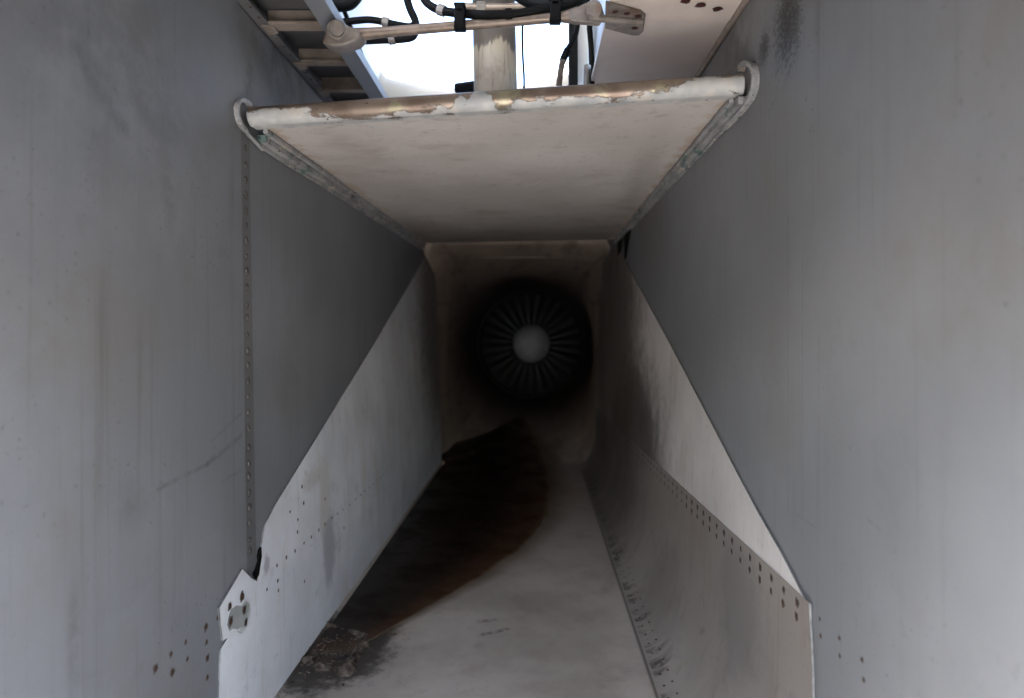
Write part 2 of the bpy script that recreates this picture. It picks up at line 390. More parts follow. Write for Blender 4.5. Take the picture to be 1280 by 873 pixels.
M_edge = simple('worn_sheet_edge', (0.15, 0.15, 0.148), .6, .0, .35, 70, (0.09, 0.08, 0.07), .8, .2)
M_ledge = simple('ledge_grey_paint', (0.12, 0.12, 0.123), .55, 0, .15, 12, (0.10, 0.085, 0.07), .6, .12)
M_recess = simple('recess_grey_paint', (0.08, 0.08, 0.083), .8, 0, .15, 8, (0.10, 0.09, 0.08), .6, .08)
M_rib = simple('rib_buff_paint', (0.22, 0.185, 0.155), .55, 0, .2, 26, (0.14, 0.10, 0.075), .7, .12)
M_beam = simple('blue_grey_beam_paint', (0.18, 0.19, 0.205), .5, 0, .12, 16, (0.17, 0.15, 0.13), .5)
M_roof = simple('roof_plate_paint', (0.57, 0.505, 0.455), .6, 0, .12, 5, (0.34, 0.27, 0.22), .7)
M_rod = simple('bare_rod_metal', (0.22, 0.175, 0.14), .42, .45, .2, 40, (0.14, 0.10, 0.07), .6)
M_clevis = simple('dull_fitting_metal', (0.20, 0.178, 0.158), .5, .3, .25, 50, (0.15, 0.09, 0.06), .8)
M_black = simple('black_rubber_and_gaps', (0.004, 0.004, 0.0042), .6, 0, .2, 60, None, 0, .12)
M_rust = simple('rusted_fastener', (0.055, 0.032, 0.022), .75, 0, .4, 90, (0.13, 0.06, 0.03), .6, .2)
M_redrust = simple('red_brown_fastener', (0.05, 0.016, 0.013), .7, 0, .3, 90, None, 0, .2)
M_rivet = simple('painted_rivet_head', (0.095, 0.092, 0.09), .7, 0, .3, 60, (0.06, 0.045, 0.035), .9, .15)
M_collar = simple('dirt_ring', (0.13, 0.12, 0.112), .8, 0, .2, 90, (0.07, 0.055, 0.045), .6, .2)
M_pale = simple('pale_upper_skin', (0.34, 0.355, 0.37), .45, 0, .05, 4, (0.5, 0.48, 0.45), .4)
M_beige = simple('beige_fairing_paint', (0.34, 0.325, 0.275), .5, 0, .07, 5, (0.25, 0.21, 0.165), .5)
M_whitebar = simple('white_post_paint', (0.70, 0.72, 0.75), .4, 0, .05, 20)
M_drain = simple('corroded_plate', (0.085, 0.066, 0.052), .75, 0, .7, 42, (0.02, 0.017, 0.014), .95, .15)
M_duct = None
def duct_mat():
    n = NT('grimy_depth_shaded_duct'); x, y, z = n.sep()
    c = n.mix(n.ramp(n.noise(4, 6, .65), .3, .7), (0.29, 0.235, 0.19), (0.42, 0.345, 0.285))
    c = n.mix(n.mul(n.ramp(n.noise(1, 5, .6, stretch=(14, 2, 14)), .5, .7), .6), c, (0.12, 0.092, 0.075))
    c = n.mix(n.ramp(n.math('ADD', y, n.math('MULTIPLY', n.noise(4, 5, .7), .8)), 4.1, 5.8), c, (0.12, 0.10, 0.09))  # gloom of the deep tunnel put into the colour, darker toward the engine
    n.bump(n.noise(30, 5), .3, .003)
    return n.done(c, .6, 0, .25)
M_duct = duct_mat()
M_blade = simple('dark_vane_metal', (0.040, 0.045, 0.050), .5, .3, .2, 30, (0.03, 0.028, 0.026), .5)
M_hub = simple('grey_spinner_paint', (0.50, 0.53, 0.56), .45, 0, .10, 14, (0.27, 0.25, 0.22), .5)
M_casing = simple('black_casing', (0.015, 0.015, 0.016), .7, 0, .2, 30, None, 0, .2)
M_fwd = simple('shading_plate_paint', (0.40, 0.39, 0.385), .55, 0, .1, 5, (0.25, 0.21, 0.18), .6)
def ground_mat():
    n = NT('sun_bleached_concrete')
    c = n.mix(n.ramp(n.noise(.6, 6, .6), .3, .7), (0.26, 0.245, 0.225), (0.36, 0.34, 0.315))
    c = n.mix(n.mul(n.ramp(n.noise(14, 5, .7), .5, .7), .4), c, (0.24, 0.21, 0.18))
    return n.done(c, .85, 0, .2)
M_ground = ground_mat()

# ------------------------------------------------------------------ ground
g = obj('ground', ([(-400, -400, 0), (400, -400, 0), (400, 400, 0), (-400, 400, 0)], [(0, 1, 2, 3)]), M_ground)
tag(g, 'pale sun bleached concrete apron under the aircraft', None, None, 'structure')

# ------------------------------------------------------------------ rivets: shared meshes, one object each
def rivet_mesh(name, r, h, collar, mat, cmat):
    bm = bmesh.new(); n = 10
    rings = [(r, 0.0), (r * .86, h * .7), (r * .45, h)]
    prev = None
    def ring(rr, z): return [bm.verts.new((rr * math.cos(2 * math.pi * k / n), rr * math.sin(2 * math.pi * k / n), z)) for k in range(n)]
    for rr, z in rings:
        cur = ring(rr, z)
        if prev:
            for k in range(n): bm.faces.new((prev[k], prev[(k + 1) % n], cur[(k + 1) % n], cur[k]))
        prev = cur
    bm.faces.new(prev)
    if collar:
        rnd = random.Random(3)
        a = [bm.verts.new((collar * (0.75 + .5 * rnd.random()) * r * math.cos(2 * math.pi * k / n), collar * (.75 + .5 * rnd.random()) * r * math.sin(2 * math.pi * k / n) , 0.0004)) for k in range(n)]
        b = ring(r * .9, 0.0005)
        for k in range(n):
            f = bm.faces.new((a[k], a[(k + 1) % n], b[(k + 1) % n], b[k])); f.material_index = 1
    for f in bm.faces: f.smooth = True
    me = bpy.data.meshes.new(name); bm.to_mesh(me); bm.free()
    me.materials.append(mat); me.materials.append(cmat); return me
RV_paint = rivet_mesh('rivet_painted', .0050, .0022, 1.5, M_rivet, M_collar)
RV_rust = rivet_mesh('rivet_rusted', .0044, .0010, 1.45, M_rust, M_collar)
RV_small = rivet_mesh('rivet_small', .0028, .0008, 1.4, M_rust, M_collar)
RV_big = rivet_mesh('rivet_large', .0058, .0016, 1.15, M_redrust, M_collar)
def rivet(me, p, nrm, parent, s=1.0):
    o = bpy.data.objects.new('rivet', me); COL.objects.link(o); o.parent = parent
    o.location = Vector(p) - base(parent)
    q = Vector(nrm).to_track_quat('Z', 'Y') @ Matrix.Rotation(random.random() * 6.28, 3, 'Z').to_quaternion()
    o.rotation_mode = 'QUATERNION'; o.rotation_quaternion = q
    k = s * random.uniform(.85, 1.15); o.scale = (k, k, k); return o

# ------------------------------------------------------------------ side walls
def wall_poly(X, yz): return [W(X, y, z) for y, z in yz]
LW = thing('intake_wall', W(XL, 1.0, -.72), 'tall grey painted side wall with an upright riveted seam and scuff marks', 'side wall')
seam_hi, seam_lo = 1.117, 1.149
obj('front_panel', prism(wall_poly(XL + .002, [(-.80, ZTOP + .02), (-.60, -.95), (1.16, -.95), (seam_lo, -.36), (seam_hi, ZTOP + .02)]), (-.012, 0, 0)), M_wallL, LW, bevel=.0012)
obj('rear_panel', prism(wall_poly(XL, [(seam_hi - .03, ZTOP), (seam_lo - .03, -.72), (3.25, -.72), (3.25, ZTOP)]), (-.014, 0, 0)), M_wallL, LW)
obj('seam_strip', prism(wall_poly(XL + .0004, [(seam_hi - .01, .40), (seam_lo - .01, -.40), (seam_lo + .042, -.40), (seam_hi + .042, .40)]), (-.004, 0, 0)), M_strip, LW)
for y in (185, 206, 225, 244, 263.5, 282, 301.5, 321, 340, 359, 382, 397.5, 419, 439, 457, 477, 496, 516, 535.5, 560, 580, 596, 616, 635, 654, 674.5, 689):
    px = 306.5 + (y - 185) / 504 * 5.5
    rivet(RV_paint, onX(px, y, XL), (1, 0, 0), LW, 1.05)
for px, py, s in ((257, 784, 1.2), (258, 803, .8), (232, 803, .7), (213.6, 818, .9), (234, 824, .7), (259, 823, 1.1), (194, 836, 1.0), (215, 841, 1.1), (259, 847, .8), (272, 772, .8)):
    rivet(RV_rust, onX(px, py, XL + .002), (1, 0, 0), LW, s * .9)

RW = thing('intake_wall', W(XR, 1.0, -.72), 'tall grey painted side wall with soot smudge and rain streaks, no seam', 'side wall')
obj('panel', prism(wall_poly(XR, [(-.80, ZTOP + .02), (-.60, -.95), (1.2, -.95), (3.25, -.72), (3.25, ZTOP + .02)]), (.014, 0, 0)), M_wallR, RW)
for px, py, s in ((1025, 774, .8), (1026, 795, .8), (1049.5, 798, .85), (1050, 820, .9), (1078, 825, .85), (1080, 850, .9)):
    rivet(RV_small, onX(px, py, XR), (-1, 0, 0), RW, s)
for px, py, sx in ((786, 300, .02), (777, 306, .02)):
    d = Rr(px, py)
    obj('dark_gap', prism([d + Vector((-.0005, -.10, .05)), d + Vector((-.0005, .10, .05)), d + Vector((-.0005, .07, -.06))], (-.005, 0, 0)), M_black, RW)  # black wedges put in for the dark gaps beside the ramp's rear end

# ------------------------------------------------------------------ lower duct side panels (white) that fold in below the slanting edge
def side_grid(front, X, inward, zs, yend, taper, nj=18, dx=0.0):
    G = []
    for z in zs:
        y0 = interp(front, z) + .0022 * mnoise.noise(Vector((z * 45, X * 9, 1))) + .0012 * mnoise.noise(Vector((z * 160, X * 9, 1))); row = []
        for j in range(nj + 1):
            u = (j / nj) ** 1.3
            y = y0 + (yend - y0) * u
            row.append(W(X + inward * (.0045 + dx + (y - y0) * taper), y, z))
        G.append(row)
    return G
def yz(p): return (p.y, p.z - CZ)
frL = [yz(onX(px, py, XL + .005)) for px, py in ((536, 316), (440, 476), (345, 631), (331, 658), (326, 690), (322, 725), (309, 762), (292, 786), (276, 812), (274, 866))] + [(1.03, -.72)]
def steps(a, b, n): return [a + (b - a) * i / n for i in range(n + 1)]
LP = thing('duct_side_panel', W(XL, 1.3, -.72), 'bluish white lower duct panel with torn paint corner beside the dark puddle', 'duct panel', None)
zsL = sorted(set(steps(frL[0][1], -.72, 26) + [z for _, z in frL[1:-1]]), reverse=True)
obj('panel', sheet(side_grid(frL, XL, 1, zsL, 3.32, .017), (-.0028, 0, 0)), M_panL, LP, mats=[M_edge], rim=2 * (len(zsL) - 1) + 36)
patch = [onX(px, py, XL + .0072) for px, py in ((321, 727), (313, 722), (303, 711.5), (288, 737), (274.5, 760), (276, 780), (279, 801), (287, 796), (297, 789), (303, 792), (312, 780), (317, 765), (319, 745))]
obj('corner_patch', prism(patch, (-.0035, 0, 0)), M_panL, LP, mats=[M_edge], rim=len(patch))
peel = [onX(px, py, XL + .0077) for px, py in ((286, 770), (289, 762), (296, 757), (303, 758), (308, 752), (312, 756), (312, 762), (309, 767), (309, 775), (303, 782), (297, 787), (291, 786), (287, 789), (284, 781))]
obj('peeled_primer', prism(peel, (-.001, 0, 0)), simple('bare_primer_patch', (0.33, 0.35, 0.345), .55, 0, .12, 40, (0.2, 0.21, 0.2), .9), LP)
for px, py, s in ((302, 746, 1.25), (287, 758, 1.1), (305, 763, 1.15), (288, 777, 1.25), (307, 778, 1.1)):
    rivet(RV_rust, onX(px, py, XL + .0077), (1, 0, 0), LP, s)
crack = [onX(px, py, XL + .0050) for px, py in ((327, 684), (325, 688), (323.5, 695), (324, 702), (321, 712), (318, 717), (321, 724), (324, 719), (325.5, 708), (327.5, 696))]
obj('torn_edge', prism(crack, (-.004, 0, 0)), M_black, LP)
def panel_pt(px, py):
    # where the sight line meets the slightly tapering panel
    X = XL + .0045
    for _ in range(6):
        p = onX(px, py, X); X = XL + .0045 + (p.y - interp(frL, p.z - CZ)) * .017
    return onX(px, py, X)
for i, (cx, cy) in enumerate(((385, 335), (303, 387), (350, 435), (347, 510), (387, 578), (432, 540), (477, 498), (515, 463), (557, 425), (592, 400), (333, 625), (280, 665), (223, 713), (228, 805), (163, 858), (232, 865), (390, 810), (515, 310), (630, 485), (375, 235), (625, 375), (665, 345), (700, 312), (730, 285), (757, 262), (783, 240), (806, 220), (828, 198), (850, 180), (870, 162), (890, 146))):
    rivet(RV_small, panel_pt(300 + cx / 4.85, 560 + cy / 4.85), (1, 0, 0), LP, 1.0 if i < 20 else .8)

RP = thing('duct_side_panel', W(XR, 1.3, -.72), 'sooty lower duct panel with double rivet row along its fold, facing the puddle', 'duct panel', None)
frR = [yz(onX(px, py, XR - .005)) for px, py in ((771, 307), (850, 455), (940, 629), (1004, 741))]
frR2 = [(frR[-1][0] - .006, -.327)] + [yz(onX(px, py, XR - .007)) for px, py in ((1009, 748), (1013, 830), (1014, 866))] + [(.84, -.72)]
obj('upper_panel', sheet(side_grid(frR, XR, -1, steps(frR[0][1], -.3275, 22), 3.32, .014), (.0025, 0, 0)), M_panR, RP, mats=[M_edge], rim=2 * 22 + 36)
G = []
rows = [('v', z) for z in steps(-.326, ZC, 8)] + [('c', a) for a in steps(90, 0, 22)[1:]]
for kind, val in rows:
    z0 = val if kind == 'v' else ZC - .22 * (1 - val / 90)
    y0 = interp(frR2, max(z0, -.47)) + .002 * mnoise.noise(Vector((z0 * 55, 2, 0))); row = []
    if kind == 'c': y0 -= .30 * (1 - val / 90)
    for k in range(25):
        y = y0 + (3.32 - y0) * (k / 24) ** 1.3
        X = XR - (.0055 + (y - .85) * .014)
        if kind == 'v': row.append(W(X, y, val))
        else:
            hh = ZC - floor_z(y) - .003
            row.append(W(XS + .001 + (X - XS - .001) * math.sin(R(val)), y, ZC - hh * math.cos(R(val))))
    G.append(row)
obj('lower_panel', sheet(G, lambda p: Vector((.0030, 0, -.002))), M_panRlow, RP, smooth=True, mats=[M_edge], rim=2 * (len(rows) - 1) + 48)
for k in range(34):
    y = .883 + .0455 * k
    X = XR - .0055 - (y - .87) * .014
    rivet(RV_rust, W(X, y, -.340), (-1, 0, 0), RP, .95 if k < 14 else .8)
    rivet(RV_rust, W(X, y + .002, -.359), (-1, 0, 0), RP, .95 if k < 14 else .8)

# ------------------------------------------------------------------ floor
FL = thing('duct_floor', W(0, 1.2, -.70), 'dirty brown filmed duct floor with a long riveted seam', 'floor')
def left_edge(y): return XL + .012 + (y - 1.05) * .017 
ys = steps(.48, 3.32, 32)
G = []
for y in ys:
    row = []
    xl = left_edge(y)
    # small fillet up the left panel, then flat to the seam
    for a in (0, 30, 60, 90): row.append(W(xl - .010 + .018 * (1 - math.cos(R(a))), y, floor_z(y) + .014 * (1 - math.sin(R(a)))))
    for x in steps(xl + .02, XS + .03, 10): row.append(W(x, y, floor_z(y) + .0025 * mnoise.noise(Vector((x * 6, y * 6, 0)))))
    G.append(row)
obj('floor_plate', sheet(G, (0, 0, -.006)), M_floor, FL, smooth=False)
for k in range(30):
    y = 1.0 + k * .042
    for x in (.252, .268):
        rivet(RV_small, W(x, y, ZC - (ZC - floor_z(y) - .003) * math.cos(math.asin((x - XS - .001) / (XR - XS - .0065 - (y - .85) * .014)))), (-.25, 0, 1), FL, .9)
# corroded drain patch at the left front
G = []
q = [onZ(px, py, -.655) for px, py in ((350, 826), (398, 772), (470, 793), (440, 850))]
for i in range(37):
    row = []
    for jj in range(37):
        u, v = i / 36, jj / 36
        p = q[0].lerp(q[1], v).lerp(q[3].lerp(q[2], v), u)
        nz = mnoise.noise(Vector((p.x * 38, p.y * 38, 4))) + .6 * mnoise.noise(Vector((p.x * 95, p.y * 95, 9))) + .35 * mnoise.noise(Vector((p.x * 210, p.y * 210, 2)))
        rim = min(u, 1 - u, v, 1 - v)
        e = max(0, 1 - rim / .10)
        p += Vector((.010 * mnoise.noise(Vector((u * 7, v * 7, 1))), .014 * mnoise.noise(Vector((u * 7, v * 7, 6))), 0)) * (.3 + .7 * e)
        ridge = .006 * math.exp(-((rim - .13) / .035) ** 2)
        slot = -.004 if .40 < u < .60 and .12 < v < .9 else 0
        p.z = floor_z(p.y) + CZ + .003 + .0035 * nz + ridge + slot - .012 * e * e
        row.append(p)
    G.append(row)
obj('drain_plate', sheet(G, (0, 0, -.01)), M_drain, FL)
def fl(px, py, z=-.650): return onZ(px, py, z)
for px, py in ((381, 810), (386, 829), (402, 788), (370, 815), (447, 812), (439, 824)):
    rivet(RV_rust, fl(px, py, -.648), (0, 0, 1), FL, 1.3)
rr = random.Random(11)
cr = []
for i in range(240):
    px = rr.gauss(408, 26); py = 815 + rr.gauss(0, 20) + (408 - px) * .25
    p = onZ(px, py, -.651); s = rr.uniform(.0012, .0042)
    cr.append(box(p, (s, s * rr.uniform(.6, 1.6), s * .5), Matrix.Rotation(rr.random() * 6, 3, 'Z') @ Matrix.Rotation(rr.uniform(-.4, .4), 3, 'X')))
o = obj('corrosion_flakes', join(*cr), M_drain, FL); o['kind'] = 'stuff'

# ------------------------------------------------------------------ dark puddle lying along the left side
def puddle():
    inner = [(641, 516), (655, 535), (670, 560), (681, 590), (685, 618), (680, 645), (663, 672), (640, 693), (605, 718), (560, 745), (520, 768), (480, 792), (455, 806)]
    n = NT('oily_brown_puddle')
    at = n.t.nodes.new('ShaderNodeAttribute'); at.attribute_name = 'rim'
    r = n.math('ADD', at.outputs['Fac'], n.math('MULTIPLY', n.math('SUBTRACT', n.noise(11, 6, .65), .5), .11))
    c = n.mix(n.ramp(r, .55, .95), (0.012, 0.0072, 0.0046), (0.050, 0.025, 0.013))
    c = n.mix(n.ramp(r, .975, 1.02), c, (0.17, 0.115, 0.07))
    c = n.mix(n.mul(n.ramp(n.noise(24, 6, .75, off=(4, 0, 0)), .55, .72), .18), c, (0.05, 0.038, 0.02))
    n.done(c, n.ramp(n.noise(7, 5, .7, off=(1, 1, 1)), .4, .65, .30, .6), 0, .12)
    tr = n.t.nodes.new('ShaderNodeBsdfTransparent'); mx = n.t.nodes.new('ShaderNodeMixShader')
    al = n.math('ADD', n.ramp(r, .985, 1.03, .38, 0.0), n.ramp(r, .98, 1.25, .62, 0.0))
    n.t.links.new(al, mx.inputs[0]); n.t.links.new(tr.outputs[0], mx.inputs[1]); n.t.links.new(n.b.outputs[0], mx.inputs[2])
    n.t.links.new(mx.outputs[0], n.out.inputs['Surface'])
    # right boundary on the floor as x(y)
    pts = []
    for px, py in inner:
        d = 2.0
        for _ in range(20): d = -floor_z(d) * F / (py - VY)
        pts.append(((px - VX) / F * d, d))
    pts.sort(key=lambda q: q[1])
    lft = []
    for px, py in ((538, 577), (552, 563), (570, 550), (590, 538), (612, 527), (640, 515.5)):
        d = 3.0
        for _ in range(40): d = -floor_z(d) * F / (py - VY)
        lft.append(((px - VX) / F * d, d))
    def at_y(P, y):
        for (x0, y0), (x1, y1) in zip(P, P[1:]):
            if y0 <= y <= y1: return x0 + (x1 - x0) * (y - y0) / (y1 - y0)
        return P[-1][0]
    yend = min(pts[-1][1], lft[-1][1])
    yy = steps(pts[0][1] - .06, yend, 90)
    V, att, Fc = [], [], []; nc = 30
    for y in yy:
        xl = left_edge(y) + .004
        if y > lft[0][1]: xl = at_y(lft, y)
        if y <= pts[0][1]: xr = pts[0][0] - (pts[0][1] - y) * .9
        else: xr = at_y(pts, y)
        wd = max(xr - xl, .012)
        for j in range(nc + 1):
            u = j / nc * 1.3
            x = min(xl + wd * u, XS - .01)
            z = floor_z(y) + .0045
            if y > 3.30: z = max(z - .009, min(duct_z(x, y), floor_z(y) + .018) + .005)
            V.append(W(x, y, z))
            a = max(u, 1.15 - (y - yy[0]) / .16)
            if y > lft[0][1]: a = max(a, (1.0 - u * 1.2) * min(1, (y - lft[0][1]) / .35))
            att.append(a)
    for i in range(len(yy) - 1):
        for j in range(nc):
            a = i * (nc + 1) + j; Fc.append((a, a + 1, a + nc + 2, a + nc + 1))
    o = obj('puddle', (V, Fc), n.m)
    A = o.data.attributes.new('rim', 'FLOAT', 'POINT')
    for i, a in enumerate(att): A.data[i].value = a
    for p in o.data.polygons: p.use_smooth = True
    tag(o, 'dark oily brown puddle lying along the left side of the duct floor', 'puddle')

# ------------------------------------------------------------------ ramp: tilting plate with a peeling front tube
RM = thing('intake_ramp', W(-.06, 1.13, .39), 'warm white ramp plate overhead with a peeling tube along its front edge', 'ramp')
tL, tR = W(-.472, 1.150, .375), W(.340, 1.100, .411)
cFL, cFR = W(-.455, 1.160, .364), W(.326, 1.112, .398)
cRL, cRR = W(-.456, 2.96, .418), W(.340, 2.80, .412)
G = []
for i in range(25):
    u = i / 24; a = cFL.lerp(cRL, u); b = cFR.lerp(cRR, u); row = []
    for j in range(21):
        t = j / 20; p = a.lerp(b, t)
        p.z += -.006 * math.sin(math.pi * u) * math.sin(math.pi * t) + .0015 * mnoise.noise(Vector((p.x * 5, p.y * 3, 1)))
        row.append(p)
    G.append(row)
obj('ramp_plate', sheet(G, (0, 0, .03)), M_ramp, RM)
ax = (tR - tL)
path = [tL + ax * t for t in steps(0, 1, 60)]
obj('leading_tube', tube(path, [.0165 + .0004 * mnoise.noise(p * 14) for p in path], 28), M_tube, RM, smooth=True)
obj('tube_flange', tube([p + Vector((0, .012, -.0115)) for p in path], 0, flat=(.020, .006)), M_tube, RM)
def wavy(a, b, n, amp): return [a.lerp(b, i / n) + Vector((0, 0, amp * mnoise.noise(Vector((i * .35, a.x, 2))))) for i in range(n + 1)]
obj('edge_seal', join(tube(wavy(W(-.470, 1.19, .350), W(-.466, 2.95, .402), 50, .0025), 0, flat=(.016, .012)),
                      tube(wavy(W(-.475, 1.20, .342), W(-.474, 2.95, .396), 50, .0018), 0, flat=(.007, .010)),
                      tube(wavy(W(-.4555, 1.17, .357), W(-.455, 2.93, .411), 50, .002), 0, flat=(.008, .008))), M_seal, RM, bevel=.001)
obj('edge_seal', join(tube(wavy(W(.3375, 1.09, .384), W(.343, 2.78, .400), 50, .002), 0, flat=(.014, .012)),
                      tube(wavy(W(.3455, 1.085, .379), W(.347, 2.78, .396), 50, .0018), 0, flat=(.006, .012)),
                      tube(wavy(W(.3275, 1.115, .392), W(.338, 2.77, .406), 50, .002), 0, flat=(.007, .007))), M_seal, RM, bevel=.001)
pr = smooth_path([onX(px, py, XR - .006) for px, py in ((926, 88), (929, 81), (936, 79), (942, 84), (944, 97), (942, 113), (935, 127), (922, 143), (905, 160))], 6)
obj('end_lip', tube(pr, 0, flat=(.008, .012), up=(1, 0, 0)), M_seal, RM, smooth=False, bevel=.0015)
pl = smooth_path([onX(px, py, XL + .008) for px, py in ((313, 132), (307, 126), (300, 126), (296, 134), (297, 146), (301, 156), (308, 164))], 6)
obj('end_lip', tube(pl, 0, flat=(.006, .009), up=(1, 0, 0)), M_seal, RM, bevel=.0015)

obj('gasket', tube(smooth_path([onX(px, py, XL + .006) for px, py in ((304, 158), (310, 168), (318, 176), (328, 187))], 6), .0035, 8), M_seal, RM, smooth=True)
# ------------------------------------------------------------------ inner duct: square mouth turning round, to the engine
DU = thing('inlet_duct', W(0, 4.5, -.6), 'grimy tunnel, shaded darker with depth in its colour, turning from square to round before the engine', 'duct')
def ring(y, t):
    xl, xr, zt, zb = -.476 + .034 * min(1, max(0, (y - 3.30) / .35)), .352 - .034 * min(1, max(0, (y - 3.30) / .35)), .402, floor_z(y) - .005
    cx, cz = (-.06 * (1 - t)), (-.10 * (1 - t) - .036 * t)
    out = []
    for k in range(96):
        a = 2 * math.pi * k / 96; ca, sa = math.cos(a), math.sin(a)
        ex = 26.0
        hx = xr - cx if ca > 0 else cx - xl
        hz = zt - cz if sa > 0 else cz - zb
        # sharp rectangle radius along this bearing
        q = 1 / max(abs(ca) / hx, abs(sa) / hz)
        if ca > 0 and sa < 0: 
            pn = 10.0 - 5.0 * t
            q = (abs(ca / hx) ** pn + abs(sa / hz) ** pn) ** (-1 / pn)
        rad = q * (1 - t) + .487 * t
        out.append(W(cx + rad * ca, y, cz + rad * sa))
    return out
V, Fc = [], []
NR = 40
for i in range(NR + 1):
    s = i / NR; y = 3.28 + (6.25 - 3.28) * s
    t = min(1, max(0, (y - 3.28) / (5.2 - 3.28))); t = .65 * t + .35 * t * t * (3 - 2 * t)
    rg = ring(y, t)
    if i < 9:
        for q_, p in enumerate(rg):
            k = min(1, max(0, ((p.z - CZ) - .30) / .09)); p.y -= .31 * k * (1 - i / 9); p.z += .035 * k * max(0, 1 - i / 3)
    V += rg
for i in range(NR):
    for k in range(96):
        Fc.append((i * 96 + k, (i + 1) * 96 + k, (i + 1) * 96 + (k + 1) % 96, i * 96 + (k + 1) % 96))
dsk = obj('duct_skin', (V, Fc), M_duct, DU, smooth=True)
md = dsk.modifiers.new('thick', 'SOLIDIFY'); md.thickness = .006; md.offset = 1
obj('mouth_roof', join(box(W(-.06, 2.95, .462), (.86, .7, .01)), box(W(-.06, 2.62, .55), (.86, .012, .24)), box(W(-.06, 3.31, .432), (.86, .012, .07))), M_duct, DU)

obj('leak_shroud', join(box(W(-.06, 2.2, -.745), (.90, 2.3, .012)), box(W(0, 4.85, -.745), (1.3, 3.1, .012)), box(W(0, 4.85, .60), (1.3, 3.1, .012)),  # unseen outer boxes added to stop light leaking into the duct
    box(W(.65, 4.85, -.07), (.012, 3.1, 1.36)), box(W(-.65, 4.85, -.07), (.012, 3.1, 1.36)), box(W(0, 6.41, -.07), (1.3, .012, 1.36)),
    box(W(.507, 3.29, -.07), (.28, .012, 1.36)), box(W(-.572, 3.29, -.07), (.155, .012, 1.36)), box(W(0, 3.29, .525), (1.3, .010, .15)))
    , M_fwd, DU)
def duct_z(x, y):
    t = min(1, max(0, (y - 3.28) / (5.2 - 3.28))); t = .65 * t + .35 * t * t * (3 - 2 * t)
    lo = sorted([(p.x, p.z - CZ) for p in ring(y, t)[48:]] )
    for (x0, z0), (x1, z1) in zip(lo, lo[1:]):
        if x0 <= x <= x1: return z0 + (z1 - z0) * (x - x0) / max(x1 - x0, 1e-6)
    return lo[0][1]
puddle()
# engine face
EN = thing('engine_face', W(0, 6.2, -.036), 'round dark engine face with many vanes around a pale grey domed hub', 'engine')
cE = W(0, 6.2, -.036)
V, Fc = [], []
prof = [(0.001, -.15)] + [(.168 * math.sin(R(a)), -.15 * math.cos(R(a))) for a in range(8, 91, 8)] + [(.168, .10)]
for r_, y_ in prof:
    V += [cE + Vector((r_ * math.cos(2 * math.pi * k / 40), y_, r_ * math.sin(2 * math.pi * k / 40))) for k in range(40)]
for i in range(len(prof) - 1):
    for k in range(40): Fc.append((i * 40 + k, i * 40 + (k + 1) % 40, (i + 1) * 40 + (k + 1) % 40, (i + 1) * 40 + k))
obj('hub', (V, Fc), M_hub, EN, smooth=True)
G = []
for i in range(7):
    r_ = .150 + (.462 - .150) * i / 6; tw = R(16 + 20 * i / 6); ch = .040 + .058 * i / 6; row = []
    for j in range(7):
        u = j / 6 - .5
        row.append(cE + Vector((ch * u * math.cos(tw) , .05 + ch * u * math.sin(tw) + .012 * (1 - 4 * u * u), r_)))
    G.append(row)
blade0 = obj('vane', sheet(G, (.002, .004, 0)), M_blade, EN, smooth=True)
for k in range(27):
    b = blade0 if k == 0 else blade0.copy()
    if k: COL.objects.link(b); b.parent = EN
    b.rotation_euler = (0, 2 * math.pi * (k + .3) / 27, 0)
V, Fc = [], []
for r_, y_ in ((.495, -.02), (.468, -.02), (.464, .18), (.495, .18)):
    V += [cE + Vector((r_ * math.cos(2 * math.pi * k / 72), y_, r_ * math.sin(2 * math.pi * k / 72))) for k in range(72)]
for i in range(4):
    for k in range(72): Fc.append((i * 72 + k, i * 72 + (k + 1) % 72, ((i + 1) % 4) * 72 + (k + 1) % 72, ((i + 1) % 4) * 72 + k))
obj('casing', (V, Fc), M_casing, EN, smooth=False)
obj('rear_disc', tube([cE + Vector((0, .19, 0)), cE + Vector((0, .20, 0))], .52, 48), M_casing, EN)

# ------------------------------------------------------------------ roof: unseen shading ramp, ribbed ledge, roof plate
FR = thing('shading_forward_ramp', W(-.06, 0, .6), 'unseen grey forward ramp plate, tilted over the intake mouth to shade the upper walls', 'ramp')
obj('ramp_plate', prism([W(-.51, 1.06, .566), W(-.51, .20, .112), W(-.51, .15, .12), W(-.51, 1.05, .60)], (.90, 0, 0)), M_fwd, FR)  # out of view; downward tilt invented to shade the upper walls

NS = thing('sun_block_plate', W(-.06, .5, 1.0), 'unseen grey plate added high over the forward ramp to block the sun', 'skin panel')
obj('block_plate', box(W(-.06, .47, 1.02), (1.1, 2.44, .012)), M_fwd, NS)  # unseen plate added to keep direct sun off the strut
LG = thing('ribbed_ledge', W(-.42, 1.3, ZTOP), 'ribbed grey ledge with recessed bays along the top of the seamed wall', 'ledge')
xb = -.362                                   # inner beam line
def ledge(px, py, z=ZTOP): return onZ(px, py, z)
obj('outer_web', box(W(XL - .004, 1.5, ZTOP + .05), (.012, 1.6, .10)), M_ledge, LG)
obj('wall_flange', box(W(XL + .010, 1.6, ZTOP + .003), (.022, 1.3, .006)), M_ledge, LG, bevel=.001)
obj('beam', join(box(W(xb + .010, 1.55, ZTOP + .004), (.034, 1.4, .007)), box(W(xb - .005, 1.55, ZTOP + .024), (.005, 1.4, .034))), M_beam, LG, bevel=.0008)
obj('beam_web', box(W(xb + .024, 1.55, ZTOP + .012), (.004, 1.4, .020)), M_beam, LG)
rib_y = [1.052, 1.205, 1.365, 1.515, 1.67, 1.82]
